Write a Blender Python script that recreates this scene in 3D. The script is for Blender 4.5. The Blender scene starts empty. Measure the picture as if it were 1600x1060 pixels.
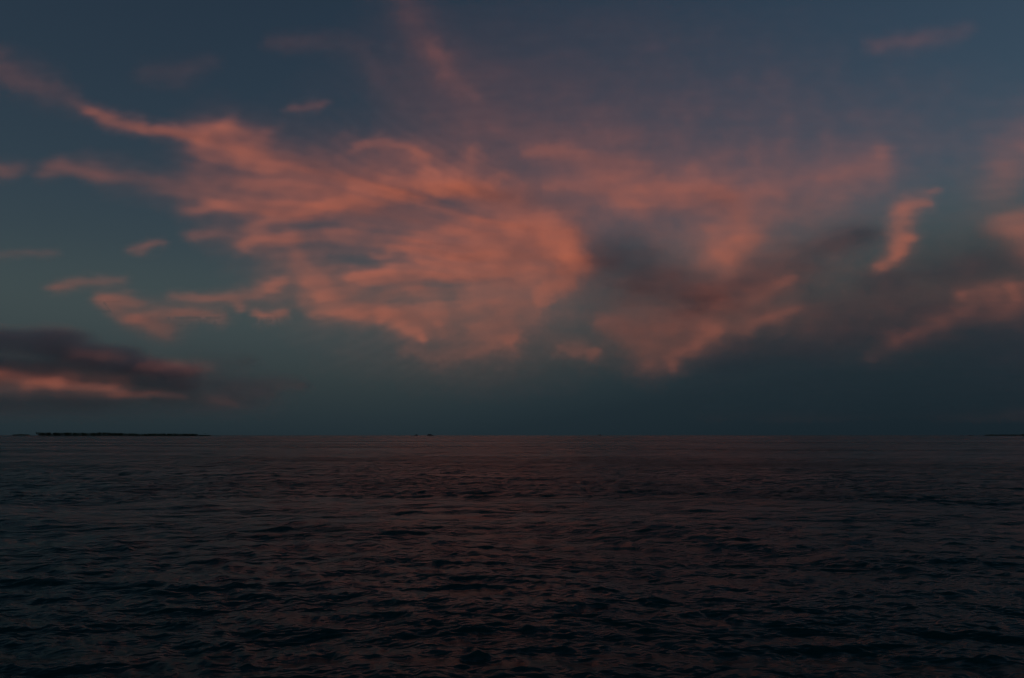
import bpy, bmesh, math, random
import numpy as np
from mathutils import Matrix, Vector

R = math.radians
scene = bpy.context.scene
col = scene.collection
rng = np.random.default_rng(7)
random.seed(7)

# ------------------------------------------------------------------ camera
CAM_H = 4.4                       # eye height above the sea, on a boat deck
F_PX = 1244.4                     # 28 mm lens on a 1600 px wide frame
PITCH = math.atan(150.0 / F_PX)   # the horizon lies 150 px under the middle
cam_d = bpy.data.cameras.new('camera')
cam_d.lens = 28.0; cam_d.sensor_width = 36.0
cam_d.clip_start = 0.1; cam_d.clip_end = 200000.0
cam = bpy.data.objects.new('camera', cam_d)
cam.location = (0, 0, CAM_H)
cam.rotation_euler = (math.pi / 2 + PITCH, 0, 0)
col.objects.link(cam)
scene.camera = cam

# ------------------------------------------------------------------ sky and sun (just under the horizon, behind the camera on its left)
SUN_EL = -0.4
SUN_AZ = -122.0                   # degrees from +Y, negative = to the left
w = bpy.data.worlds.new('World'); scene.world = w
w.use_nodes = True
nt = w.node_tree; nt.nodes.clear()
sky = nt.nodes.new('ShaderNodeTexSky'); sky.sky_type = 'NISHITA'
sky.sun_disc = False
sky.sun_elevation = R(1.0)           # the Nishita model goes black at the horizon below this
sky.sun_rotation = R(SUN_AZ)
sky.air_density = 1.0; sky.dust_density = 0.6; sky.ozone_density = 2.15
bg = nt.nodes.new('ShaderNodeBackground'); bg.inputs['Strength'].default_value = 0.086
wo = nt.nodes.new('ShaderNodeOutputWorld')
# the grey-blue shadow of the earth lies round the whole horizon and fades out upwards
tc = nt.nodes.new('ShaderNodeTexCoord'); sx = nt.nodes.new('ShaderNodeSeparateXYZ')
nt.links.new(tc.outputs['Generated'], sx.inputs[0])
# it stands highest opposite the sun
dt = nt.nodes.new('ShaderNodeVectorMath'); dt.operation = 'DOT_PRODUCT'
dt.inputs[1].default_value = (-math.sin(R(SUN_AZ)), -math.cos(R(SUN_AZ)), 0)
nt.links.new(tc.outputs['Generated'], dt.inputs[0])
dr_ = nt.nodes.new('ShaderNodeMapRange'); dr_.interpolation_type = 'SMOOTHSTEP'
dr_.inputs[1].default_value = 0.35; dr_.inputs[2].default_value = 1.0; dr_.inputs[3].default_value = 0.0; dr_.inputs[4].default_value = 0.10
nt.links.new(dt.outputs['Value'], dr_.inputs[0])
ze = nt.nodes.new('ShaderNodeMath'); ze.operation = 'SUBTRACT'
nt.links.new(sx.outputs['Z'], ze.inputs[0]); nt.links.new(dr_.outputs[0], ze.inputs[1])
mr = nt.nodes.new('ShaderNodeMapRange'); mr.interpolation_type = 'SMOOTHSTEP'
mr.inputs[1].default_value = 0.23; mr.inputs[2].default_value = 0.10; mr.inputs[3].default_value = 0.0; mr.inputs[4].default_value = 1.0
nt.links.new(ze.outputs[0], mr.inputs[0])
cr = nt.nodes.new('ShaderNodeValToRGB'); cr.color_ramp.interpolation = 'B_SPLINE'
el_ = cr.color_ramp.elements
el_[0].position = 0.0; el_[0].color = (0.07, 0.14, 0.20, 1)
el_[1].position = 0.3; el_[1].color = (0.47, 0.70, 0.78, 1)
for p_, c_ in ((0.09, (0.13, 0.235, 0.305)), (0.13, (0.20, 0.32, 0.38)), (0.175, (0.33, 0.45, 0.47)), (0.23, (0.44, 0.62, 0.67))):
    e_ = el_.new(p_); e_.color = (*c_, 1)
zo = nt.nodes.new('ShaderNodeMath'); zo.operation = 'ADD'; zo.inputs[1].default_value = 0.1
nt.links.new(ze.outputs[0], zo.inputs[0]); nt.links.new(zo.outputs[0], cr.inputs[0])
mx = nt.nodes.new('ShaderNodeMix'); mx.data_type = 'RGBA'
nt.links.new(cr.outputs[0], mx.inputs['B'])
nt.links.new(mr.outputs[0], mx.inputs['Factor']); nt.links.new(sky.outputs[0], mx.inputs['A'])
nt.links.new(mx.outputs['Result'], bg.inputs[0])
nt.links.new(bg.outputs[0], wo.inputs[0])

sun_d = bpy.data.lights.new('sun', 'SUN')
sun_d.energy = 5.0; sun_d.angle = R(0.5); sun_d.color = (1.0, 0.257, 0.115)
sun = bpy.data.objects.new('sun', sun_d)
to_sun = Vector((math.sin(R(SUN_AZ)) * math.cos(R(SUN_EL)), math.cos(R(SUN_AZ)) * math.cos(R(SUN_EL)), math.sin(R(SUN_EL))))
sun.rotation_euler = to_sun.to_track_quat('Z', 'Y').to_euler()
sun.location = to_sun * 50
col.objects.link(sun)

vs = scene.view_settings
vs.view_transform = 'Standard'; vs.look = 'None'; vs.gamma = 1.0; vs.exposure = 0.3
vs.use_curve_mapping = False

cy = scene.cycles
cy.max_bounces = 5; cy.diffuse_bounces = 2; cy.glossy_bounces = 3; cy.transmission_bounces = 2
cy.volume_bounces = 2; cy.transparent_max_bounces = 32
cy.volume_step_rate = 2.5; cy.volume_max_steps = 256
cy.use_denoising = True
cy.use_adaptive_sampling = True; cy.adaptive_threshold = 0.02
cy.sample_clamp_indirect = 4.0

# ------------------------------------------------------------------ helpers
def tag(o, label=None, cat=None, group=None, kind=None):
    if label: o['label'] = label
    if cat: o['category'] = cat
    if group: o['group'] = group
    if kind: o['kind'] = kind
    return o

def link_mesh(name, verts, faces, m, parent=None, smooth=False):
    me = bpy.data.meshes.new(name)
    me.from_pydata([tuple(v) for v in verts], [], faces)
    if smooth: me.polygons.foreach_set('use_smooth', [True] * len(me.polygons))
    me.update()
    if m: me.materials.append(m)
    o = bpy.data.objects.new(name, me); col.objects.link(o)
    if parent: o.parent = parent
    return o

def principled(name, base, rough=0.8, **kw):
    m = bpy.data.materials.new(name); m.use_nodes = True
    p = m.node_tree.nodes['Principled BSDF']
    p.inputs['Base Color'].default_value = (*base, 1)
    p.inputs['Roughness'].default_value = rough
    for k, v in kw.items(): p.inputs[k].default_value = v
    return m, m.node_tree, p

# ------------------------------------------------------------------ the sea: one sheet all round, real waves
def build_sea():
    ang_f = np.radians(np.linspace(-44, 44, 720))
    ang_b = np.radians(np.linspace(44, 316, 70)[1:-1])
    ang = np.concatenate([ang_f, ang_b])
    f = F_PX * 0.64
    p = np.concatenate([np.linspace(800, 262, 50), np.linspace(260, 60, 420), np.linspace(59.6, 2.0, 680), np.geomspace(1.95, CAM_H * f / 36000.0, 26)])
    rad = CAM_H * f / p
    dr = np.gradient(rad)
    rr, aa = np.meshgrid(rad, ang, indexing='ij')
    X = rr * np.sin(aa); Y = rr * np.cos(aa)
    DR = np.repeat(dr[:, None], len(ang), 1)
    DT = rr * (np.radians(88) / 720)
    x0 = X.copy(); y0 = Y.copy(); Z = np.zeros_like(X)
    front = np.cos(aa) > math.cos(R(44.01))
    g = np.random.default_rng(21)
    n = 130
    lam = np.geomspace(0.24, 24.0, n) * g.uniform(0.94, 1.06, n)
    wind = R(205)                        # waves run towards the boat, a little from the right
    for L in lam:
        k = 2 * math.pi / L
        spread = 0.9 if L < 1.6 else 0.6
        th = wind + g.normal(0, spread)
        slope = 0.040 if L < 0.9 else (0.027 if L < 2.5 else 0.009)
        amp = slope / k
        att = np.clip((L / np.maximum(DR * 0.9, DT) - 2.0) / 2.5, 0, 1)
        ph = k * (x0 * math.sin(th) + y0 * math.cos(th)) + g.uniform(0, 6.283)
        c, s = np.cos(ph), np.sin(ph)
        a = amp * att * front
        Z += a * c
        X -= 0.75 * a * s * math.sin(th); Y -= 0.75 * a * s * math.cos(th)
    nr, na = X.shape
    verts = np.stack([X, Y, Z], -1).reshape(-1, 3)
    verts = np.concatenate([verts, [[0, 0, 0]]])
    i = np.arange(nr - 1)[:, None]; j = np.arange(na)[None, :]; j2 = (j + 1) % na
    quads = np.stack([i * na + j, i * na + j2, (i + 1) * na + j2, (i + 1) * na + j], -1).reshape(-1, 4)
    quads = quads[:, ::-1]
    c = nr * na
    tris = np.stack([np.full(na, c), (np.arange(na) + 1) % na, np.arange(na)], -1)
    me = bpy.data.meshes.new('sea')
    me.vertices.add(len(verts)); me.vertices.foreach_set('co', verts.astype(np.float32).ravel())
    loops = np.concatenate([quads.ravel(), tris.ravel()]).astype(np.int32)
    me.loops.add(len(loops)); me.loops.foreach_set('vertex_index', loops)
    starts = np.concatenate([np.arange(len(quads)) * 4, len(quads) * 4 + np.arange(len(tris)) * 3]).astype(np.int32)
    me.polygons.add(len(starts)); me.polygons.foreach_set('loop_start', starts)
    me.update(calc_edges=True); me.validate()
    me.polygons.foreach_set('use_smooth', np.ones(len(me.polygons), dtype=bool)); me.update()
    m, t, pb = principled('sea_water', (0.004, 0.05, 0.05), 0.2)
    pb.inputs['IOR'].default_value = 1.333; pb.inputs['Specular IOR Level'].default_value = 0.12
    geo = t.nodes.new('ShaderNodeNewGeometry')
    mp = t.nodes.new('ShaderNodeMapping'); mp.inputs['Scale'].default_value = (0.75, 1.25, 1); mp.inputs['Rotation'].default_value = (0, 0, R(-20))
    t.links.new(geo.outputs['Position'], mp.inputs['Vector'])
    gm = t.nodes.new('ShaderNodeMapping'); gm.inputs['Scale'].default_value = (0.35, 1.0, 1)
    t.links.new(geo.outputs['Position'], gm.inputs['Vector'])
    gust = t.nodes.new('ShaderNodeTexNoise'); gust.inputs['Scale'].default_value = 0.012; gust.inputs['Detail'].default_value = 6.0; gust.inputs['Roughness'].default_value = 0.62
    t.links.new(gm.outputs[0], gust.inputs['Vector'])
    gr = t.nodes.new('ShaderNodeMapRange'); gr.inputs[1].default_value = 0.34; gr.inputs[2].default_value = 0.66; gr.inputs[3].default_value = 0.2; gr.inputs[4].default_value = 1.45
    t.links.new(gust.outputs['Fac'], gr.inputs[0])
    rg = t.nodes.new('ShaderNodeMapRange'); rg.inputs[1].default_value = 0.36; rg.inputs[2].default_value = 0.64; rg.inputs[3].default_value = 0.12; rg.inputs[4].default_value = 0.36
    t.links.new(gust.outputs['Fac'], rg.inputs[0]); t.links.new(rg.outputs[0], pb.inputs['Roughness'])
    prev = None
    for sc_, det, dist, gusty in ((0.09, 3.0, 2.4, False), (0.6, 4.0, 1.0, True), (3.2, 4.0, 0.055, True)):
        nz = t.nodes.new('ShaderNodeTexNoise'); nz.inputs['Scale'].default_value = sc_; nz.inputs['Detail'].default_value = det
        nz.inputs['Roughness'].default_value = 0.6
        t.links.new(mp.outputs[0], nz.inputs['Vector'])
        b = t.nodes.new('ShaderNodeBump'); b.inputs['Strength'].default_value = 1.0; b.inputs['Distance'].default_value = dist
        if gusty:
            gd = t.nodes.new('ShaderNodeMath'); gd.operation = 'MULTIPLY'; gd.inputs[1].default_value = dist
            t.links.new(gr.outputs[0], gd.inputs[0]); t.links.new(gd.outputs[0], b.inputs['Distance'])
        t.links.new(nz.outputs['Fac'], b.inputs['Height'])
        if prev: t.links.new(prev.outputs[0], b.inputs['Normal'])
        prev = b
    t.links.new(prev.outputs[0], pb.inputs['Normal'])
    me.materials.append(m)
    o = bpy.data.objects.new('sea', me); col.objects.link(o)
    tag(o, 'dark choppy sea reaching to the horizon', 'sea', kind='structure')
build_sea()

# ------------------------------------------------------------------ clouds
# A cloud is a real body of vapour kilometres away: its density is worked out on a 3D grid and lit by the sun.
# PAINT-BEGIN
PW, PH = 800, 345                 # the part of the sky the cloud outlines are laid out on, in steps of 2 px
def field2(nx, ny, lx, ly, seed, beta=2.6):
    """a smooth random field, stretched by lx, ly"""
    g = np.random.default_rng(seed)
    f = np.fft.rfft2(g.normal(size=(ny, nx)))
    ky = np.fft.fftfreq(ny)[:, None] * ly; kx = np.fft.rfftfreq(nx)[None, :] * lx
    f *= (1 + (kx ** 2 + ky ** 2)) ** (-beta / 2)
    r = np.fft.irfft2(f, s=(ny, nx))
    return ((r - r.mean()) / r.std()).astype(np.float32)

def bil(a, x, y):
    x = np.clip(x, 0, a.shape[1] - 1.001); y = np.clip(y, 0, a.shape[0] - 1.001)
    i = x.astype(np.int32); j = y.astype(np.int32); fx = x - i; fy = y - j
    return (a[j, i] * (1 - fx) + a[j, i + 1] * fx) * (1 - fy) + (a[j + 1, i] * (1 - fx) + a[j + 1, i + 1] * fx) * fy

def strokes(lst, x0, y0, x1, y1):
    """optical depth of soft strokes; each stroke: strength, [(x, y, half width)...], optional tail sharpness"""
    nx, ny = int((x1 - x0) / 2), int((y1 - y0) / 2)
    gx, gy = np.meshgrid(x0 + 2 * np.arange(nx), y0 + 2 * np.arange(ny))
    gx = gx.astype(np.float32); gy = gy.astype(np.float32)
    T = np.zeros((ny, nx), np.float32)
    for st in lst:
        s, pts = st[0], st[1]
        pw = st[2] if len(st) > 2 else 2.0
        if len(pts) == 1: pts = [pts[0], (pts[0][0] + 1, pts[0][1], pts[0][2])]
        best = np.full(T.shape, 9e9, np.float32)
        n = len(pts) - 1
        for q in range(n):
            ax, ay, aw = pts[q]; bx_, by_, bw = pts[q + 1]
            dx, dy = bx_ - ax, by_ - ay; L2 = dx * dx + dy * dy + 1e-6
            t = np.clip(((gx - ax) * dx + (gy - ay) * dy) / L2, 0, 1)
            d = np.hypot(gx - ax - t * dx, gy - ay - t * dy) / (aw + (bw - aw) * t)
            best = np.minimum(best, d)
        T += s * (0.72 * np.exp(-best ** pw) + 0.28 * np.exp(-best ** 2 / 5.0)) if pw == 2.0 else s * np.exp(-best ** pw)
    return T

MAIN = [
 # thin veils
 (.16, [(320,240,24),(470,295,42),(620,340,60),(760,390,75),(850,415,58)]), (.14, [(420,350,40),(520,420,45),(640,455,45),(760,470,40)]),
 (.14, [(560,320,60),(760,340,70),(860,370,60)]),
 (.05, [(640,150,50),(900,185,80),(1150,230,80),(1330,220,80),(1480,210,70)]), (.035, [(700,90,80),(1000,110,90),(1200,150,90)]),
 (.16, [(880,270,40),(1000,280,50),(1120,290,60),(1250,290,50),(1370,262,34)]), (.12, [(960,330,40),(1080,360,60),(1180,380,50)]),
 (.10, [(760,200,40),(860,215,40),(960,230,40)]),
 (.05, [(930,430,36),(1050,455,42),(1180,430,40),(1300,392,30)]), (.05, [(1150,500,40),(1350,480,50),(1500,440,50)]),
 (.14, [(690,280,26),(780,300,34),(870,330,40)]), (.12, [(560,300,26),(660,300,30),(740,310,30)]),
 # the pale knot and its bumpy top
 (.22, [(318,198,6)]), (.26, [(334,195,8)]), (.26, [(352,193,8)]), (.22, [(372,197,8)]), (.22, [(392,204,7)]), (.2, [(415,215,7)]),
 (.32, [(300,208,8),(345,216,20),(400,234,20),(470,260,12)]), (.25, [(325,228,10),(380,232,14),(440,252,10)]),
 (.26, [(320,246,7),(420,262,12),(520,276,12)]), (.25, [(470,262,8),(560,280,12),(680,292,14)]),
 (.20, [(500,250,10),(560,260,14),(640,272,18),(720,285,18)]),
 (.38, [(554,229,4),(600,225,7),(632,231,7),(655,242,12)]), (.12, [(640,240,16),(700,252,18),(740,245,12)]), (.2, [(738,240,5),(740,256,8)]),
 # long streaks on the left
 (.18, [(95,256,7),(130,264,11),(180,275,13),(250,287,14),(330,305,16),(420,315,16),(560,318,16)]),
 (.26, [(330,285,10),(450,291,12),(560,286,12),(680,300,14)]), (.24, [(280,331,5),(350,324,8),(420,322,10),(520,311,12),(650,291,14),(760,300,16)]),
 (.42, [(405,347,4),(480,333,8),(560,313,10),(680,298,11),(770,296,13)]),
 (-.14, [(425,360,7),(480,354,9),(534,346,7)]), (-.1, [(575,338,8),(660,326,12),(720,328,10)]),
 (.16, [(300,370,6),(380,358,8),(470,372,9),(560,368,10)]),
 (.40, [(378,382,5),(398,376,7),(432,371,6),(456,369,4)]), (.30, [(452,372,5),(466,405,9),(490,440,13),(522,470,15),(560,490,12)]),
 (-.12, [(515,410,9),(585,405,12)]),
 (.10, [(390,388,8),(440,402,14),(500,440,20)]),
 # the bright heart
 (.55, [(660,288,11),(755,297,17),(800,318,20),(850,348,22),(895,375,20)]),
 (.34, [(588,397,5),(640,381,9),(700,364,13),(800,355,18)]), (.25, [(600,382,4),(660,368,7),(745,348,10)]),
 (.60, [(650,402,16),(740,400,28),(820,392,36),(878,390,30)], 2.2), (.35, [(780,350,20),(850,385,24),(878,405,20)]),
 (.30, [(545,433,5),(680,423,14),(780,430,20),(855,430,24),(895,405,22)], 2.2), (.40, [(900,375,18),(905,405,18),(882,440,16),(845,470,13)], 2.2),
 (.22, [(545,431,4),(620,415,7),(705,404,9)]), (.2, [(480,474,4),(560,456,8),(650,440,9)]),
 (-.16, [(600,466,6),(650,468,9),(720,470,11)]),
 (.24, [(720,462,12),(800,470,22),(838,490,18)]), (.16, [(785,500,20),(800,522,16)]),
 (.42, [(495,491,5),(560,487,11),(620,486,15),(690,492,16)]), (.40, [(598,494,17),(636,508,19),(660,530,8)], 2.2),
 (.16, [(690,494,18),(735,506,20),(765,522,16),(800,532,12)]), (.10, [(620,548,7),(680,560,10),(740,550,10),(800,534,9)]),
 # over the purple mass
 (.26, [(815,236,4),(870,239,10),(930,250,12),(1000,262,13)]), (.24, [(855,287,4),(910,291,9),(960,305,10),(1010,322,10)]),
 (.18, [(920,268,9),(1000,298,16),(1060,326,18)]),
 (.55, [(1020,286,9),(1080,290,16),(1128,302,20),(1154,332,22),(1158,368,20),(1140,405,14)]), (.18, [(1060,310,20),(1110,350,30),(1120,400,26)]),
 (.15, [(1185,325,26),(1250,312,32),(1320,292,24),(1372,266,12)]), (.34, [(1375,234,3),(1370,250,6),(1362,268,7)]),
 (.24, [(873,539,6),(903,541,8),(922,552,6)]),
]
FAR_BANK = [
 (1.2, [(915,402,20),(985,420,32),(1045,440,30),(1110,462,28)]), (1.0, [(1100,470,22),(1200,432,26),(1280,394,22),(1350,364,12)]),
 (.35, [(930,450,30),(1010,470,30),(1100,490,26)]),
 (.8, [(1120,570,26),(1240,535,42),(1400,500,46),(1560,520,50),(1720,520,50)]),
 (.5, [(1370,440,14),(1440,430,22),(1540,414,24),(1700,396,26)]), (.4, [(1540,364,10),(1590,364,14),(1700,356,18)]),
]
FOOT = [
 (.26, [(945,502,12),(1020,510,24),(1080,508,22),(1120,514,13)]), (.2, [(985,530,20),(1028,555,16),(1052,574,7)]),
 (.28, [(1050,560,7),(1090,535,11),(1118,520,8)]), (.2, [(1120,478,11),(1180,455,13),(1232,432,8)]),
 (.13, [(1160,512,6),(1195,495,8),(1245,482,6)]),
]
SHADER_HIGH = [(9.0, [(-3300,150,490),(-1620,150,490)], 6.0)]
SHADER = [(8.0, [(-5700,445,225),(-4540,445,225)], 5.0)]
LEFT_STREAK = [
 (.10, [(-20,95,20),(30,118,18),(80,145,16),(132,170,10)]),
 (.60, [(140,172,4),(165,182,6),(200,194,6),(250,205,6),(310,212,8)]),
]
SMALL = [   # label, px box, strokes
 ('tiny pale pink tuft by the end of the long peach streak', (-40,235,60,300), [(.22, [(-10,268,10),(24,266,8)])]),
 ('short peach tuft leading into a long faint streak', (40,235,130,300), [(.30, [(62,275,5),(78,266,8),(94,256,8)])]),
 ('barely visible flat sliver in clear blue', (-60,375,130,420), [(.12, [(-10,399,5),(40,397,5),(85,395,4)])]),
 ('tiny slanted peach dash alone in clear blue', (185,360,275,410), [(.40, [(210,391,4),(228,386,6),(250,379,4)])]),
 ('thin flat peach sliver above the hooked puff', (55,420,215,470), [(.35, [(80,452,4),(120,442,6),(192,438,4)])]),
 ('hooked peach puff with a pointed foot above the dark low bank', (135,445,375,550),
  [(.55, [(162,468,5),(190,470,7),(224,473,5)]), (.50, [(165,476,6),(190,490,7),(220,500,8)]),
   (.45, [(215,497,6),(245,492,9),(310,490,7),(345,497,6)]), (.50, [(232,500,8),(250,512,15),(263,527,6)])]),
 ('bright peach wedge with a long thin tail', (250,420,460,505),
  [(.45, [(275,464,4),(350,466,6),(390,459,8),(420,450,9),(438,441,6)]), (.45, [(424,450,9)]), (.45, [(362,470,4),(376,486,4)])]),
 ('small bright peach lozenge under the wedge', (385,470,465,515), [(.70, [(404,489,4),(420,494,7),(442,491,5)])]),
 ('small flat peach dash high in the blue', (430,145,530,190), [(.30, [(455,172,4),(480,166,6),(508,162,4)])]),
 ('barely visible long smear high in the blue', (380,30,640,170), [(.09, [(420,68,10),(520,64,16),(565,72,18),(592,120,16)])]),
 ('barely visible mauve patch high in the blue', (190,70,360,160), [(.07, [(230,115,14),(285,118,18),(320,98,14)])]),
 ('tall dusky wisp slanting down into the broad cloud', (580,-60,800,200),
  [(.20, [(628,-30,26),(648,40,24),(672,80,22),(700,118,18),(745,152,9)]), (.15, [(668,70,8),(692,112,9)])]),
 ('faint small tuft above the broad cloud', (500,190,570,240), [(.15, [(525,215,5),(545,208,8)])]),
]
TOP_RIGHT = [(.04, [(1362,68,9),(1430,66,12),(1515,48,10)]), (.02, [(1370,70,12),(1440,62,13)])]
HOOK_WISP = [
 (.38, [(1398,332,5),(1420,320,7),(1448,317,5)]), (.22, [(1412,335,13),(1408,372,13),(1400,395,9)]),
 (.34, [(1424,370,5),(1402,398,6),(1372,418,5)]), (.25, [(1450,302,3),(1464,299,3)]),
]
RIGHT_EDGE = [
 (.13, [(1660,190,34),(1580,245,34),(1552,290,24)]), (.10, [(1562,343,4),(1585,338,6),(1640,330,8)]),
]
RIGHT_STREAK = [
 (.05, [(1400,530,14),(1520,490,18),(1660,475,22)]), (.03, [(1360,556,8),(1450,508,7),(1510,485,9),(1580,470,12),(1660,458,14)]),
 (.11, [(1505,463,8),(1556,455,11),(1600,449,12),(1660,442,13)]),
]
LOW_BANK = [
 (2.6, [(-120,520,18),(0,530,18),(60,535,17),(120,546,18),(180,560,18),(245,575,13),(300,583,8)], 3.0),
 (1.6, [(-120,575,26),(0,572,22),(100,575,22),(200,590,22),(290,600,14)], 3.0),
 (.5, [(290,585,12),(350,600,18),(420,598,9),(470,600,5)]),
 (.6, [(-120,632,22),(60,632,20),(200,628,20),(330,622,18),(420,620,10)]),
 (.25, [(300,570,8),(390,568,5)]),
]
LOW_STREAKS = [
 ('wide red streak tapering across the dark low bank', (-170,560,210,630), [(.10, [(-140,600,24),(60,606,20),(200,610,14)]), (.2, [(-140,588,13),(0,588,9),(50,594,8),(100,602,5)], 2.5), (.18, [(60,600,8),(110,604,6),(178,604,5)], 2.5)]),
 ('dull reddish patch near the top of the dark low bank', (95,530,220,580), [(.07, [(120,550,9),(190,560,7)])]),
 ('dull pink patch at the thin end of the dark low bank', (200,545,350,600), [(.09, [(225,567,8),(290,574,9),(325,578,7)])]),
 ('hair-thin red line under the dark low bank', (150,600,305,632), [(.25, [(170,619,3),(230,617,4),(280,617,3)])]),
 ('small dull red fleck under the dark low bank', (310,605,385,648), [(.08, [(330,622,6),(350,628,7),(366,632,5)])]),
]
def tmap(lst, box, seed, warp, rough, fan, sharp):
    """optical depth over the outline box, made ragged and drawn out"""
    x0, y0, x1, y1 = box
    T = strokes(lst, x0, y0, x1, y1)
    ny2, nx2 = T.shape
    n1 = field2(nx2, ny2, 70, 26, seed, 2.6); n2 = field2(nx2, ny2, 40, 30, seed + 50, 2.6); n3 = field2(nx2, ny2, 40, 30, seed + 90, 2.6)
    n4 = field2(nx2, ny2, 60, 9, seed + 130, 2.5)
    n6 = field2(nx2, ny2, 9, 7, seed + 210, 1.8); n7 = field2(nx2, ny2, 9, 7, seed + 250, 1.8)
    gx, gy = np.meshgrid(np.arange(nx2), np.arange(ny2))
    T = bil(T, gx + n2 * warp * 0.9 + n6 * 1.1, gy + n3 * warp * 0.45 + n7 * 0.8)
    T = np.maximum(T, 0) * np.exp(rough * n1 + rough * 0.7 * n4)
    if fan:                                            # fibres drawn out from a focus
        fx, fy, amt = fan
        n5 = field2(nx2, ny2, 260, 200, seed + 170, 3.2)
        ff = field2(900, 700, 200, 9, seed + 300, 2.2)
        dx, dy = fx - (x0 + 2 * gx), (y0 + 2 * gy) - fy + 14 * n5
        rr = np.hypot(dx, dy); th = np.arctan2(dy, np.abs(dx) + 60)
        fib = bil(ff, rr / 2.2 + 20, 350 + th * 170)
        T = T * np.exp(amt * fib * np.clip((rr - 110) / 200, 0, 1) * np.clip(1.4 - np.abs(th) / 0.55, 0, 1) * np.clip((dx + 20) / 160, 0, 1))
    T = T * np.clip(T / 0.5, 0.02, 3.0) ** sharp
    return np.maximum(T - 0.004, 0), n2
# PAINT-END

def cam_pix(X, Y, Z):
    c, s = math.cos(PITCH), math.sin(PITCH)
    zc = Z - CAM_H
    fwd = Y * c + zc * s; up = -Y * s + zc * c
    return 800 + F_PX * X / fwd, 530 - F_PX * up / fwd

def elev(py):
    return math.tan(PITCH + math.atan((530 - py) / F_PX))

def make_field(name):
    """geometry nodes: turn the grid of points into a fog volume"""
    ng = bpy.data.node_groups.new(name, 'GeometryNodeTree')
    ng.interface.new_socket('Geometry', in_out='INPUT', socket_type='NodeSocketGeometry')
    ng.interface.new_socket('Geometry', in_out='OUTPUT', socket_type='NodeSocketGeometry')
    return ng

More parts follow.
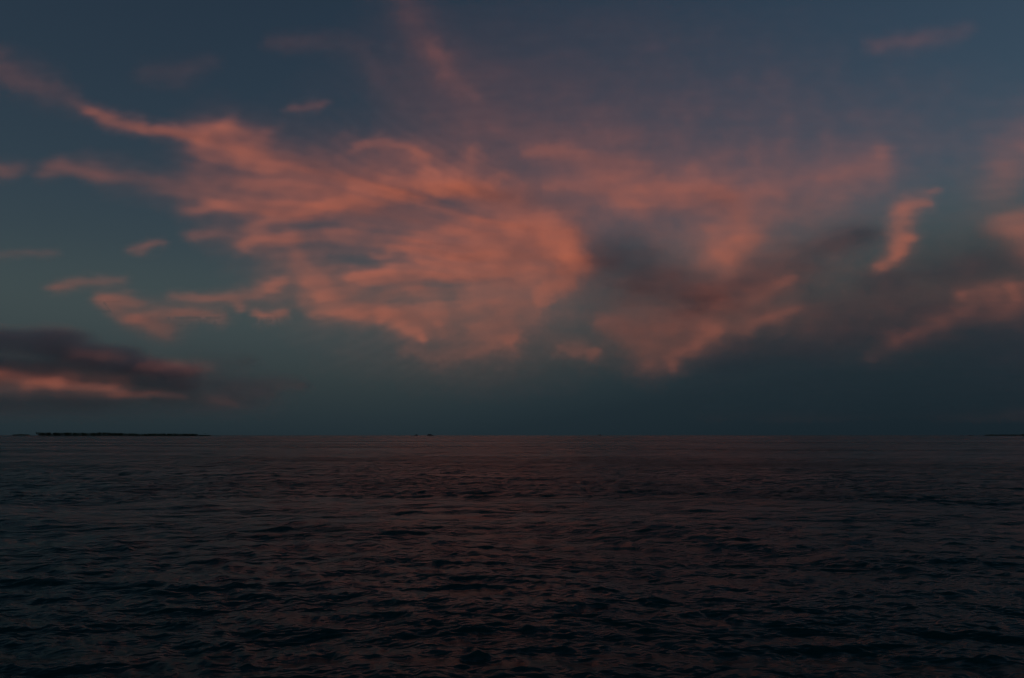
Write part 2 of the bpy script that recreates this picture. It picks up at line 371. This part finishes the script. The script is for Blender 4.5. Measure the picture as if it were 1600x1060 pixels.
def cloud(name, label, lst, sheet, box, mat, voxel=45.0, thick=600.0, gain=1.0, seed=1, warp=3.0, rough=0.14, jit=0.45, fan=None, sharp=0.0, group=None, bulge=120.0):
    """lst: strokes; sheet: (y_low, z_low, y_high, z_high) in metres, the slanting layer it lies in; box: px range of its outline"""
    x0, y0, x1, y1 = box
    T, n2 = tmap(lst, box, seed, warp, rough, fan, sharp)
    yl, zl, yh, zh = sheet
    sl = math.hypot(yh - yl, zh - zl); ey, ez = (yh - yl) / sl, (zh - zl) / sl      # along the sheet, upwards
    # extents on the sheet
    def on_sheet(px, py):
        t = elev(py)                                   # z - CAM_H = t * y (straight ahead)
        # yl + v*ey, zl + v*ez
        v = (t * yl + CAM_H - zl) / (ez - t * ey)
        y = yl + v * ey; z = zl + v * ez
        c, s = math.cos(PITCH), math.sin(PITCH)
        return (px - 800) / F_PX * (y * c + (z - CAM_H) * s), v
    us, vv = zip(*[on_sheet(px, py) for px in (x0, x1) for py in (y0, y1)])
    u0, u1, v0, v1 = min(us), max(us), min(vv), max(vv)
    hw = thick * 0.75 + bulge * 1.2
    nx, ny, nz = [max(8, int((b - a) / voxel)) for a, b in ((u0, u1), (v0, v1), (-hw, hw))]
    U, V, W = np.meshgrid(np.linspace(u0, u1, nx), np.linspace(v0, v1, ny), np.linspace(-hw, hw, nz), indexing='ij')
    U = U.astype(np.float32); V = V.astype(np.float32); W = W.astype(np.float32)
    # 3D raggedness
    g = np.random.default_rng(seed + 7)
    def f3(l, beta, an=(1, 1, 1)):
        F = np.fft.rfftn(g.normal(size=(nx, ny, nz)))
        k = (np.fft.fftfreq(nx)[:, None, None] * l * an[0]) ** 2 + (np.fft.fftfreq(ny)[None, :, None] * l * an[1]) ** 2 + (np.fft.rfftfreq(nz)[None, None, :] * l * an[2]) ** 2
        F *= (1 + k) ** (-beta / 2)
        r = np.fft.irfftn(F, s=(nx, ny, nz)); return (r / r.std()).astype(np.float32)
    a = f3(14, 3.0, (1.5, 1, 1)); b = f3(12, 3.0, (2, 1, 1))
    # streaks run level through the layer, so its pattern is carried through along a level, slightly rising line
    al = np.arctan2(zl + V * ez, yl + V * ey); c, s = np.cos(al), np.sin(al)
    Vp = V - W / (s * ey - c * ez) * (c * ey + s * ez)
    px, py = cam_pix(U, yl + Vp * ey, zl + Vp * ez)
    qx = (px + 2.2 * jit * a - x0) / 2; qy = (py + 1.2 * jit * b - y0) / 2
    D = bil(T, qx, qy)
    mid = bil(n2, (px - x0) / 2, (py - y0) / 2) * bulge * 0.4
    loc = thick * (0.6 + 0.4 * np.clip(D / 0.8, 0, 1))
    prof = np.exp(-((W - mid) / (0.5 * loc)) ** 2)
    D = 1000.0 * gain * D * prof / (0.5 * loc * 1.772) * np.exp(0.08 * b)
    e = np.minimum(np.minimum(np.linspace(0, nx - 1, nx), np.linspace(nx - 1, 0, nx))[:, None], np.minimum(np.linspace(0, ny - 1, ny), np.linspace(ny - 1, 0, ny))[None, :])
    D *= np.clip(e / 5.0, 0, 1)[:, :, None]
    D[:, :, 0] = 0; D[:, :, -1] = 0
    D[D < 6e-3] = 0
    me = bpy.data.meshes.new(name)
    me.vertices.add(nx * ny * nz)
    # points of the grid, x fastest
    pts = np.stack([U, V, W], -1).transpose(2, 1, 0, 3).reshape(-1, 3)
    me.vertices.foreach_set('co', pts.ravel())
    at = me.attributes.new('vapour', 'FLOAT', 'POINT')
    at.data.foreach_set('value', np.ascontiguousarray(D.transpose(2, 1, 0)).astype(np.float32).ravel())
    grid = bpy.data.objects.new('vapour_points', me)          # only the data the volume is made from
    vol = bpy.data.volumes.new(name); vol.materials.append(mat)
    o = bpy.data.objects.new(name, vol); col.objects.link(o)
    M = Matrix(((1, 0, 0, 0), (0, ey, -ez, yl), (0, ez, ey, zl), (0, 0, 0, 1)))
    o.matrix_world = M
    ng = make_field('vapour_grid'); N = ng.nodes; Lk = ng.links
    gi = N.new('GeometryNodeObjectInfo'); gi.inputs['Object'].default_value = grid; gi.transform_space = 'ORIGINAL'; go = N.new('NodeGroupOutput')
    vc = N.new('GeometryNodeVolumeCube')
    vc.inputs['Min'].default_value = (u0, v0, -hw); vc.inputs['Max'].default_value = (u1, v1, hw)
    for k, v in zip(('Resolution X', 'Resolution Y', 'Resolution Z'), (nx, ny, nz)): vc.inputs[k].default_value = v
    pos = N.new('GeometryNodeInputPosition')
    sp = N.new('ShaderNodeSeparateXYZ'); Lk.new(pos.outputs[0], sp.inputs[0])
    def index(axis, lo, hi, n):
        r = N.new('ShaderNodeMapRange'); r.inputs[1].default_value = lo; r.inputs[2].default_value = hi
        r.inputs[3].default_value = 0; r.inputs[4].default_value = n - 1
        Lk.new(sp.outputs[axis], r.inputs[0])
        q = N.new('ShaderNodeMath'); q.operation = 'ROUND'; Lk.new(r.outputs[0], q.inputs[0])
        return q
    ix, iy, iz = index(0, u0, u1, nx), index(1, v0, v1, ny), index(2, -hw, hw, nz)
    m1 = N.new('ShaderNodeMath'); m1.operation = 'MULTIPLY_ADD'; Lk.new(iz.outputs[0], m1.inputs[0]); m1.inputs[1].default_value = ny; Lk.new(iy.outputs[0], m1.inputs[2])
    # integer arithmetic from here: a float cannot count past 16 million
    m2 = N.new('ShaderNodeMath'); m2.operation = 'MULTIPLY_ADD'; Lk.new(m1.outputs[0], m2.inputs[0]); m2.inputs[1].default_value = nx; Lk.new(ix.outputs[0], m2.inputs[2])
    na = N.new('GeometryNodeInputNamedAttribute'); na.data_type = 'FLOAT'; na.inputs[0].default_value = 'vapour'
    si = N.new('GeometryNodeSampleIndex'); si.data_type = 'FLOAT'; si.domain = 'POINT'
    Lk.new(gi.outputs['Geometry'], si.inputs['Geometry']); Lk.new(na.outputs[0], si.inputs['Value']); Lk.new(m2.outputs[0], si.inputs['Index'])
    Lk.new(si.outputs[0], vc.inputs['Density'])
    sm = N.new('GeometryNodeSetMaterial'); sm.inputs['Material'].default_value = mat
    Lk.new(vc.outputs[0], sm.inputs[0]); Lk.new(sm.outputs[0], go.inputs[0])
    md = o.modifiers.new('vapour', 'NODES'); md.node_group = ng
    tag(o, label, 'cloud', group)
    print('cloud', label, nx, ny, nz, nx * ny * nz)
    return o

def vapour(name, color=(0.98, 0.94, 0.94), g=0.0):
    m = bpy.data.materials.new(name); m.use_nodes = True
    t = m.node_tree; t.nodes.clear()
    v = t.nodes.new('ShaderNodeVolumePrincipled'); o = t.nodes.new('ShaderNodeOutputMaterial')
    v.inputs['Color'].default_value = (*color, 1); v.inputs['Density'].default_value = 0.001; v.inputs['Anisotropy'].default_value = g
    t.links.new(v.outputs[0], o.inputs['Volume'])
    return m
VAPOUR = vapour('cloud_vapour')

SHEET = (16000, 900, 9000, 4860)
GAIN = 0.66
def shift(d): return (SHEET[0] + d, SHEET[1], SHEET[2] + d, SHEET[3])
cloud('cloud', 'broad rose and orange cloud with drawn-out streaks and a purple shaded flank', MAIN, SHEET, (40, -20, 1640, 630), VAPOUR, seed=3, gain=GAIN, voxel=36, thick=520, fan=(960, 395, 0.22), sharp=0.0, rough=0.1)
cloud('cloud', 'thin peach streak trailing up from the pale knot of the broad cloud', LEFT_STREAK, SHEET, (-60, 60, 350, 250), VAPOUR, gain=0.7, seed=4, warp=1.5, jit=0.3, voxel=34, thick=260, bulge=60)
for q, (lab, box, lst) in enumerate(SMALL):
    cloud('cloud', lab, lst, SHEET, box, VAPOUR, voxel=32, gain=0.42, seed=100 + q, warp=1.2, jit=0.25, thick=360, bulge=60)
cloud('cloud', 'broad dim purple and slate cloud bank far beyond the bright orange cloud', FAR_BANK, (35000, 500, 35000.1, 9000), (820, 310, 1780, 668), VAPOUR, voxel=120, seed=13, thick=2600, bulge=400)
cloud('cloud', 'dim crimson cloud hanging to a point under the purple mass', FOOT, shift(1900), (900, 400, 1300, 610), VAPOUR, seed=14)
cloud('cloud', 'faint dusky smear standing alone high in the sky', TOP_RIGHT, SHEET, (1310, 10, 1570, 110), VAPOUR, seed=7, thick=350)
cloud('cloud', 'small hooked coral wisp with a curled top', HOOK_WISP, SHEET, (1340, 280, 1500, 450), VAPOUR, seed=8, warp=0.6, jit=0.3, voxel=32, thick=260, bulge=60)
cloud('cloud', 'soft brownish cloud with a small coral patch at its base', RIGHT_EDGE, SHEET, (1480, 120, 1700, 410), VAPOUR, seed=9)
cloud('cloud', 'slanting crimson streak under a dusky band above the small dark islet', RIGHT_STREAK, shift(1200), (1320, 360, 1700, 600), VAPOUR, voxel=38, warp=2, thick=320, seed=10)
cloud('cloud', 'dark slate cloud bank lying low above the long wooded islet', LOW_BANK, (9000, 200, 9000.1, 2200), (-160, 490, 500, 665), VAPOUR, seed=11, thick=700, voxel=36)
# an unseen cloud tower, added out of view only to shade the far bank
cloud('cloud', 'added cloud tower out of view, shading the far bank', SHADER_HIGH, (10000, 300, 10000.1, 9000), (-4100, -480, -980, 674), VAPOUR, voxel=280, seed=20, thick=3500, bulge=300)
# towards the sun, out of view: a bank added so its shadow darkens the low bank
cloud('cloud', 'added cloud bank out of view, shading the low bank', SHADER, (3000, 20, 3000.1, 3000), (-6400, 120, -3900, 677), VAPOUR, voxel=100, seed=19, thick=1500)
for q, (lab, box, lst) in enumerate(LOW_STREAKS):
    cloud('cloud', lab, lst, (7000, 200, 7000.1, 1600), box, VAPOUR, voxel=22, seed=200 + q, warp=1.5, jit=0.3, thick=300, bulge=60)

# ------------------------------------------------------------------ islets with woods
def foliage_mat():
    m, t, p = principled('foliage', (0.05, 0.08, 0.03), 0.8)
    n = t.nodes.new('ShaderNodeTexNoise'); n.inputs['Scale'].default_value = 0.6
    g = t.nodes.new('ShaderNodeNewGeometry'); t.links.new(g.outputs['Position'], n.inputs['Vector'])
    r = t.nodes.new('ShaderNodeValToRGB'); r.color_ramp.elements[0].color = (0.03, 0.055, 0.02, 1); r.color_ramp.elements[1].color = (0.08, 0.11, 0.04, 1)
    t.links.new(n.outputs['Fac'], r.inputs[0]); t.links.new(r.outputs[0], p.inputs['Base Color'])
    return m
def sand_mat():
    m, t, p = principled('sand_and_scrub', (0.25, 0.22, 0.16), 0.9)
    n = t.nodes.new('ShaderNodeTexNoise'); n.inputs['Scale'].default_value = 0.12
    g = t.nodes.new('ShaderNodeNewGeometry'); t.links.new(g.outputs['Position'], n.inputs['Vector'])
    r = t.nodes.new('ShaderNodeValToRGB'); r.color_ramp.elements[0].position = 0.42; r.color_ramp.elements[1].position = 0.6
    r.color_ramp.elements[0].color = (0.05, 0.06, 0.03, 1); r.color_ramp.elements[1].color = (0.22, 0.2, 0.15, 1)
    t.links.new(n.outputs['Fac'], r.inputs[0]); t.links.new(r.outputs[0], p.inputs['Base Color'])
    return m
LEAF, SAND = foliage_mat(), sand_mat()
BARK = principled('bark', (0.09, 0.07, 0.05), 0.9)[0]

def tube(path, r0, r1, n=6):
    v, f = [], []
    for i, p in enumerate(path):
        r = r0 + (r1 - r0) * i / (len(path) - 1)
        for k in range(n):
            a = 2 * math.pi * k / n
            v.append((p[0] + r * math.cos(a), p[1] + r * math.sin(a), p[2]))
    for i in range(len(path) - 1):
        for k in range(n):
            f.append((i * n + k, i * n + (k + 1) % n, (i + 1) * n + (k + 1) % n, (i + 1) * n + k))
    return v, f

def add(V, F, v, f, off=(0, 0, 0), sc=1.0):
    o = len(V)
    V.extend((p[0] * sc + off[0], p[1] * sc + off[1], p[2] * sc + off[2]) for p in v)
    F.extend(tuple(q + o for q in face) for face in f)

def leaf(V, F, c, d, n, L, W):
    """one leaf blade: centre c, along d, normal n"""
    d = d.normalized(); s_ = d.cross(n).normalized() * W * 0.5
    o = len(V); a = c - d * L * 0.5; b = c + d * L * 0.5
    V.extend([tuple(a), tuple(c + s_), tuple(b), tuple(c - s_)]); F.append((o, o + 1, o + 2, o + 3))

def broadleaf(h, g, leaves=260):
    tv, tf, lv, lf = [], [], [], []
    top = Vector((g.uniform(-.6, .6), g.uniform(-.6, .6), h * 0.5))
    v, f = tube([(0, 0, -0.5), (top.x * .4, top.y * .4, h * .25), tuple(top)], h * .03, h * .018); add(tv, tf, v, f)
    cl = []
    for k in range(9):
        a = g.uniform(0, 6.28); r = h * g.uniform(.12, .34)
        c = Vector((math.cos(a) * r, math.sin(a) * r, h * g.uniform(.45, .88)))
        cl.append((c, h * g.uniform(.12, .2)))
        v, f = tube([tuple(top * .9), tuple((top + c) * .5 + Vector((0, 0, .02 * h))), tuple(c)], h * .012, h * .004, 4); add(tv, tf, v, f)
    for k in range(leaves):
        c, r = cl[k % len(cl)]
        d = Vector((g.gauss(0, 1), g.gauss(0, 1), g.gauss(0, .8))).normalized()
        leaf(lv, lf, c + d * r * g.uniform(.4, 1.05), Vector((g.gauss(0, 1), g.gauss(0, 1), g.gauss(0, .5))), d, h * .085, h * .05)
    return tv, tf, lv, lf

def palm(h, g):
    tv, tf, lv, lf = [], [], [], []
    lean = Vector((g.uniform(-1, 1), g.uniform(-1, 1), 0)) * h * .12
    path = [(lean.x * t * t, lean.y * t * t, h * t * .92 - .5 * (1 - t)) for t in (0, .25, .5, .75, 1)]
    v, f = tube(path, .22, .12); add(tv, tf, v, f)
    c = Vector(path[-1])
    for k in range(15):
        a = 6.283 * k / 15 + g.uniform(-.2, .2); up = g.uniform(-.1, .9); L = h * .30
        pts = [c + Vector((math.cos(a) * L * t, math.sin(a) * L * t, L * (up * t - 1.1 * t * t * (0.5 + .4 * (1 - up))))) for t in (0, .25, .5, .75, 1)]
        for i in range(4):
            d = pts[i + 1] - pts[i]; m = (pts[i] + pts[i + 1]) * .5
            s_ = d.cross(Vector((0, 0, 1))).normalized()
            for sg in (-1, 1):                               # drooping leaflets either side of the rib
                for q in (.25, .75):
                    b = pts[i] + d * q
                    leaf(lv, lf, b + s_ * sg * .55 - Vector((0, 0, .22)), s_ * sg * .8 + d.normalized() * .5 - Vector((0, 0, .45)), Vector((0, 0, 1)), 1.5, .32)
    return tv, tf, lv, lf

def land(name, label, cx, cy_, length, depth, rise, seed, rot=0.0):
    g = np.random.default_rng(seed)
    nu, nv_ = 60, 12
    V, F = [], []
    for i in range(nu + 1):
        for j in range(nv_ + 1):
            u = -1 + 2 * i / nu; v = -1 + 2 * j / nv_
            wob = 1 + .12 * math.sin(5 * u + seed) + .06 * math.sin(13 * u + 2 * seed)
            w_ = math.sqrt(max(0, 1 - u * u)) * wob
            x = u * length / 2; y = v * w_ * depth / 2
            e = (1 - u * u) * (1 - v * v)
            z = -0.8 + (rise + 0.8) * (1 - (1 - max(0, e)) ** 4) + .15 * math.sin(9 * u + 4 * v + seed) * e
            V.append((x, y, z))
    for i in range(nu):
        for j in range(nv_):
            a = i * (nv_ + 1) + j
            F.append((a, a + nv_ + 1, a + nv_ + 2, a + 1))
    o = link_mesh(name, V, F, SAND, smooth=True)
    o.location = (cx, cy_, 0); o.rotation_euler = (0, 0, rot)
    tag(o, label, 'islet', kind='structure')
    return o

def woods(label, cx, cy_, x0, x1, depth, height, n, seed):
    """height: function of position 0..1 along the islet"""
    g = random.Random(seed)
    tv, tf, lv, lf = [], [], [], []
    protos = [broadleaf(10, g) for _ in range(5)] + [palm(10, g) for _ in range(4)]
    for k in range(n):
        t = (k + g.random()) / n
        h = height(t) * g.uniform(.78, 1.0)
        p = protos[g.randrange(9) if g.random() < .45 else g.randrange(5)]
        x = x0 + (x1 - x0) * t; e = math.sqrt(max(.08, 1 - (2 * t - 1) ** 2))
        off = (x, g.uniform(-.42, .42) * depth * e, .7)
        add(tv, tf, p[0], p[1], off, h / 10); add(lv, lf, p[2], p[3], off, h / 10)
        for q in range(18):                                    # undergrowth between the trunks
            c = Vector((x + g.uniform(-6, 6), off[1] + g.uniform(-5, 5), .7 + g.uniform(.2, .62 * h)))
            leaf(lv, lf, c, Vector((g.gauss(0, 1), g.gauss(0, 1), g.gauss(0, .6))), Vector((g.gauss(0, 1), g.gauss(0, 1), .3)), 3.2, 2.0)
    root = bpy.data.objects.new('woods', None); col.objects.link(root); root.location = (cx, cy_, 0)
    tag(root, label, 'woods', kind='stuff')
    tag(link_mesh('trunks', tv, tf, BARK, root), kind='stuff'); tag(link_mesh('foliage', lv, lf, LEAF, root), kind='stuff')
    return root

def tree(label, x, y, h, seed, kind='broad'):
    g = random.Random(seed)
    p = broadleaf(h, g, 420) if kind == 'broad' else palm(h, g)
    root = bpy.data.objects.new('palm_tree' if kind == 'palm' else 'broadleaf_tree', None); col.objects.link(root); root.location = (x, y, .8)
    tag(root, label, 'tree')
    link_mesh('trunk', p[0], p[1], BARK, root); link_mesh('crown', p[2], p[3], LEAF, root)
    return root

def X(px, d): return (px - 800) / F_PX * d
def curve_(pts):
    xs, ys = zip(*pts)
    return lambda t: float(np.interp(t, xs, ys))

d = 3100
xa, xb = X(55, d), X(328, d)
land('islet', 'long low islet carrying the long dark woods', (xa + xb) / 2, d + 40, (xb - xa) * 1.03, 110, 1.3, 3)
tt = lambda px: (px - 57) / (326 - 57)
woods('long dark line of woods covering the longest islet', 0, d + 40, X(57, d), X(326, d), 80,
      curve_([(0, 14.5), (tt(140), 13.5), (tt(152), 13.5), (tt(158), 15.5), (tt(172), 13.5), (tt(212), 10.5), (tt(222), 8.5), (tt(232), 10.5), (tt(258), 11), (tt(285), 10), (tt(304), 9.5), (tt(309), 5), (1, 4)]), 290, 5)
tree('tall broadleaf tree ending the thick end of the long woods', X(61, d), d + 10, 15.5, 31)
tree('broadleaf tree standing up above the middle of the long woods', X(157, d), d + 10, 15.5, 32)
tree('lone palm over the low scrub at the thin end of the longest islet', X(321, d), d + 20, 10.5, 33, 'palm')
d = 6200
land('islet', 'short faint islet beyond the thick end of the long woods', X(39, d), d, X(54, d) - X(22, d), 90, 1.2, 5)
woods('faint dark woods on the short islet beyond the long woods', 0, d, X(25, d), X(52, d), 60, curve_([(0, 8), (.5, 13), (1, 9)]), 50, 6)
d = 4300
land('islet', 'small low islet with thin dark woods under the slanting crimson streak', X(1590, d), d, X(1650, d) - X(1530, d), 100, 1.2, 7)
woods('thin dark woods on the small low islet under the crimson streak', 0, d, X(1533, d), X(1648, d), 70,
      curve_([(0, 6), (.12, 9), (.25, 7.5), (.5, 9), (.62, 13), (1, 12)]), 120, 8)

# ------------------------------------------------------------------ rocks awash off the small islet
def rock(label, x, y, L, H, seed):
    g = random.Random(seed)
    bm = bmesh.new(); bmesh.ops.create_icosphere(bm, subdivisions=3, radius=1)
    ph = [g.uniform(0, 6) for _ in range(6)]
    for v in bm.verts:
        c = v.co
        k = 1 + .22 * math.sin(3 * c.x + ph[0]) * math.sin(2.5 * c.y + ph[1]) + .12 * math.sin(7 * c.x + 5 * c.z + ph[2]) + .07 * math.sin(13 * c.y + 9 * c.x + ph[3])
        v.co = Vector((c.x * L / 2 * k, c.y * L / 3.2 * k, c.z * H * k - .15 * H))
    me = bpy.data.meshes.new('rock'); bm.to_mesh(me); bm.free(); me.materials.append(ROCK)
    o = bpy.data.objects.new('rock', me); o.location = (x, y, 0); col.objects.link(o)
    tag(o, label, 'rock')
m, t, p = principled('rock', (0.1, 0.09, 0.08), 0.9)
n_ = t.nodes.new('ShaderNodeTexNoise'); n_.inputs['Scale'].default_value = 1.5
b_ = t.nodes.new('ShaderNodeBump'); b_.inputs['Distance'].default_value = .4; t.links.new(n_.outputs['Fac'], b_.inputs['Height']); t.links.new(b_.outputs[0], p.inputs['Normal'])
ROCK = m
rock('low dark rock awash, farther from the tip of the small islet', X(1496, 2600), 2600, 16, 1.6, 3)
rock('longer dark rock awash, nearer the tip of the small islet', X(1511, 3600), 3600, 32, 3.2, 4)

# ------------------------------------------------------------------ boats on the horizon
PAINT = principled('boat_paint', (0.16, 0.16, 0.17), 0.5)[0]
HULLP, tH, pH = principled('hull_paint', (0.07, 0.06, 0.06), 0.45)
nH = tH.nodes.new('ShaderNodeTexNoise'); nH.inputs['Scale'].default_value = 2.0
rH = tH.nodes.new('ShaderNodeValToRGB'); rH.color_ramp.elements[0].color = (0.05, 0.045, 0.045, 1); rH.color_ramp.elements[1].color = (0.09, 0.08, 0.075, 1)
tH.links.new(nH.outputs['Fac'], rH.inputs[0]); tH.links.new(rH.outputs[0], pH.inputs['Base Color'])
GLASS = principled('cabin_glass', (0.01, 0.012, 0.015), 0.05)[0]
STEEL = principled('dull_metal', (0.2, 0.2, 0.2), 0.5, Metallic=0.6)[0]

def boxv(x0, x1, y0, y1, z0, z1):
    v = [(x, y, z) for z in (z0, z1) for x, y in ((x0, y0), (x1, y0), (x1, y1), (x0, y1))]
    return v, [(3, 2, 1, 0), (4, 5, 6, 7), (0, 1, 5, 4), (1, 2, 6, 5), (2, 3, 7, 6), (3, 0, 4, 7)]

def boat(label, px, dist, L, heading, cabin, roof_h, mast=None, upper=None):
    """cabin: (from, to) as shares of the length from the stern; bow towards +x"""
    root = bpy.data.objects.new('ship', None); col.objects.link(root)
    root.location = (X(px, dist), dist, 0); root.rotation_euler = (0, 0, heading)
    tag(root, label, 'ship', 'ships far out on the horizon')
    B = L * .24; fb = L * .07                                  # beam, freeboard
    V, F = [], []; ns = 14; prof = [(1.0, 1.0), (.98, .55), (.86, .1), (.5, -.35), (0, -.5)]
    for i in range(ns + 1):
        t = i / ns; w_ = B / 2 * (1 - max(0, (t - .55) / .45) ** 2.2) * (.86 + .14 * min(1, t / .2)); w_ = max(w_, .03)
        sheer = fb * (1 + .9 * max(0, (t - .5) / .5) ** 2)
        row = [(s_ * w_ * a, (sheer if b > 0 else fb) * b) for s_, seq in ((-1, prof), (1, prof[::-1][1:])) for a, b in seq]
        for y, z in row: V.append(((t - .5) * L, y, z))
    nr = 9
    for i in range(ns):
        for k in range(nr - 1):
            F.append((i * nr + k, (i + 1) * nr + k, (i + 1) * nr + k + 1, i * nr + k + 1))
        F.append((i * nr + nr - 1, (i + 1) * nr + nr - 1, (i + 1) * nr, i * nr))       # deck
    F.append(tuple(range(nr))); F.append(tuple(range(ns * nr + nr - 1, ns * nr - 1, -1)))
    hull = link_mesh('hull', V, F, HULLP, root, smooth=False)
    v, f = boxv(L * .5 - .12, L * .5 + .1, -.08, .08, fb * 1.2, fb * 2.7); link_mesh('stem_post', v, f, HULLP, root)
    x0, x1 = (cabin[0] - .5) * L, (cabin[1] - .5) * L; cw = B * .36
    v, f = boxv(x0, x1, -cw, cw, fb * .9, fb + roof_h); v = [(x - (.5 if x > (x0 + x1) / 2 and z > fb else 0), y, z) for x, y, z in v]
    cb = link_mesh('cabin', v, f, PAINT, root)
    v, f = boxv(x0 - .5, x1 + .1, -cw - .2, cw + .2, fb + roof_h, fb + roof_h + .14); link_mesh('roof', v, f, PAINT, root)
    nwin = max(2, int((x1 - x0) / 1.8)); ww = (x1 - x0 - .8) / nwin
    for s_ in (-1, 1):
        for k in range(nwin):
            a = x0 + .3 + k * ww; y = s_ * cw
            v, f = boxv(a, a + ww * .72, min(y, y + s_ * .04) - .01, max(y, y + s_ * .04) + .01, fb + roof_h * .5, fb + roof_h * .85)
            link_mesh('window', v, f, GLASS, cb)
    if upper:                                                  # a second deck set back on the first
        u0, u1, uh = (upper[0] - .5) * L, (upper[1] - .5) * L, upper[2]
        zb = fb + roof_h + .14
        v, f = boxv(u0, u1, -cw * .85, cw * .85, zb - .02, zb + uh); v = [(x - (.8 if x > (u0 + u1) / 2 and z > zb + .1 else 0), y, z) for x, y, z in v]
        ub = link_mesh('wheelhouse', v, f, PAINT, root)
        v, f = boxv(u0 - .6, u1 - .4, -cw * .95, cw * .95, zb + uh, zb + uh + .14); link_mesh('roof', v, f, PAINT, root)
        nw = max(2, int((u1 - u0) / 2.2)); ww = (u1 - u0 - 1.4) / nw
        for s_ in (-1, 1):
            for k in range(nw):
                a = u0 + .4 + k * ww; y = s_ * cw * .85
                v, f = boxv(a, a + ww * .72, y - .04, y + .04, zb + uh * .45, zb + uh * .85); link_mesh('window', v, f, GLASS, ub)
    if mast:
        xm, hm = (mast[0] - .5) * L, mast[1]
        v, f = tube([(xm, 0, fb - .2), (xm - .1, 0, fb + hm)], .35, .15, 8); link_mesh('mast', v, f, STEEL, root)
        v, f = boxv(xm - .12, xm + .02, -1.6, 1.6, fb + hm * .7, fb + hm * .74); link_mesh('crosstree', v, f, STEEL, root)
boat('short dark ship, the smaller of a pair far out on the horizon', 651, 5000, 27, R(200), (.15, .66), 3.4, None, (.2, .58, 2.8))
boat('long low dark ship, the larger of a pair far out on the horizon', 673, 5000, 41, R(8), (.1, .76), 4.0, None, (.16, .68, 2.8))
boat('lone faint ship with a mast far out under the purple cloud bank', 935.5, 5600, 28, R(170), (.15, .5), 3.4, (.6, 13.0), (.18, .4, 2.6))
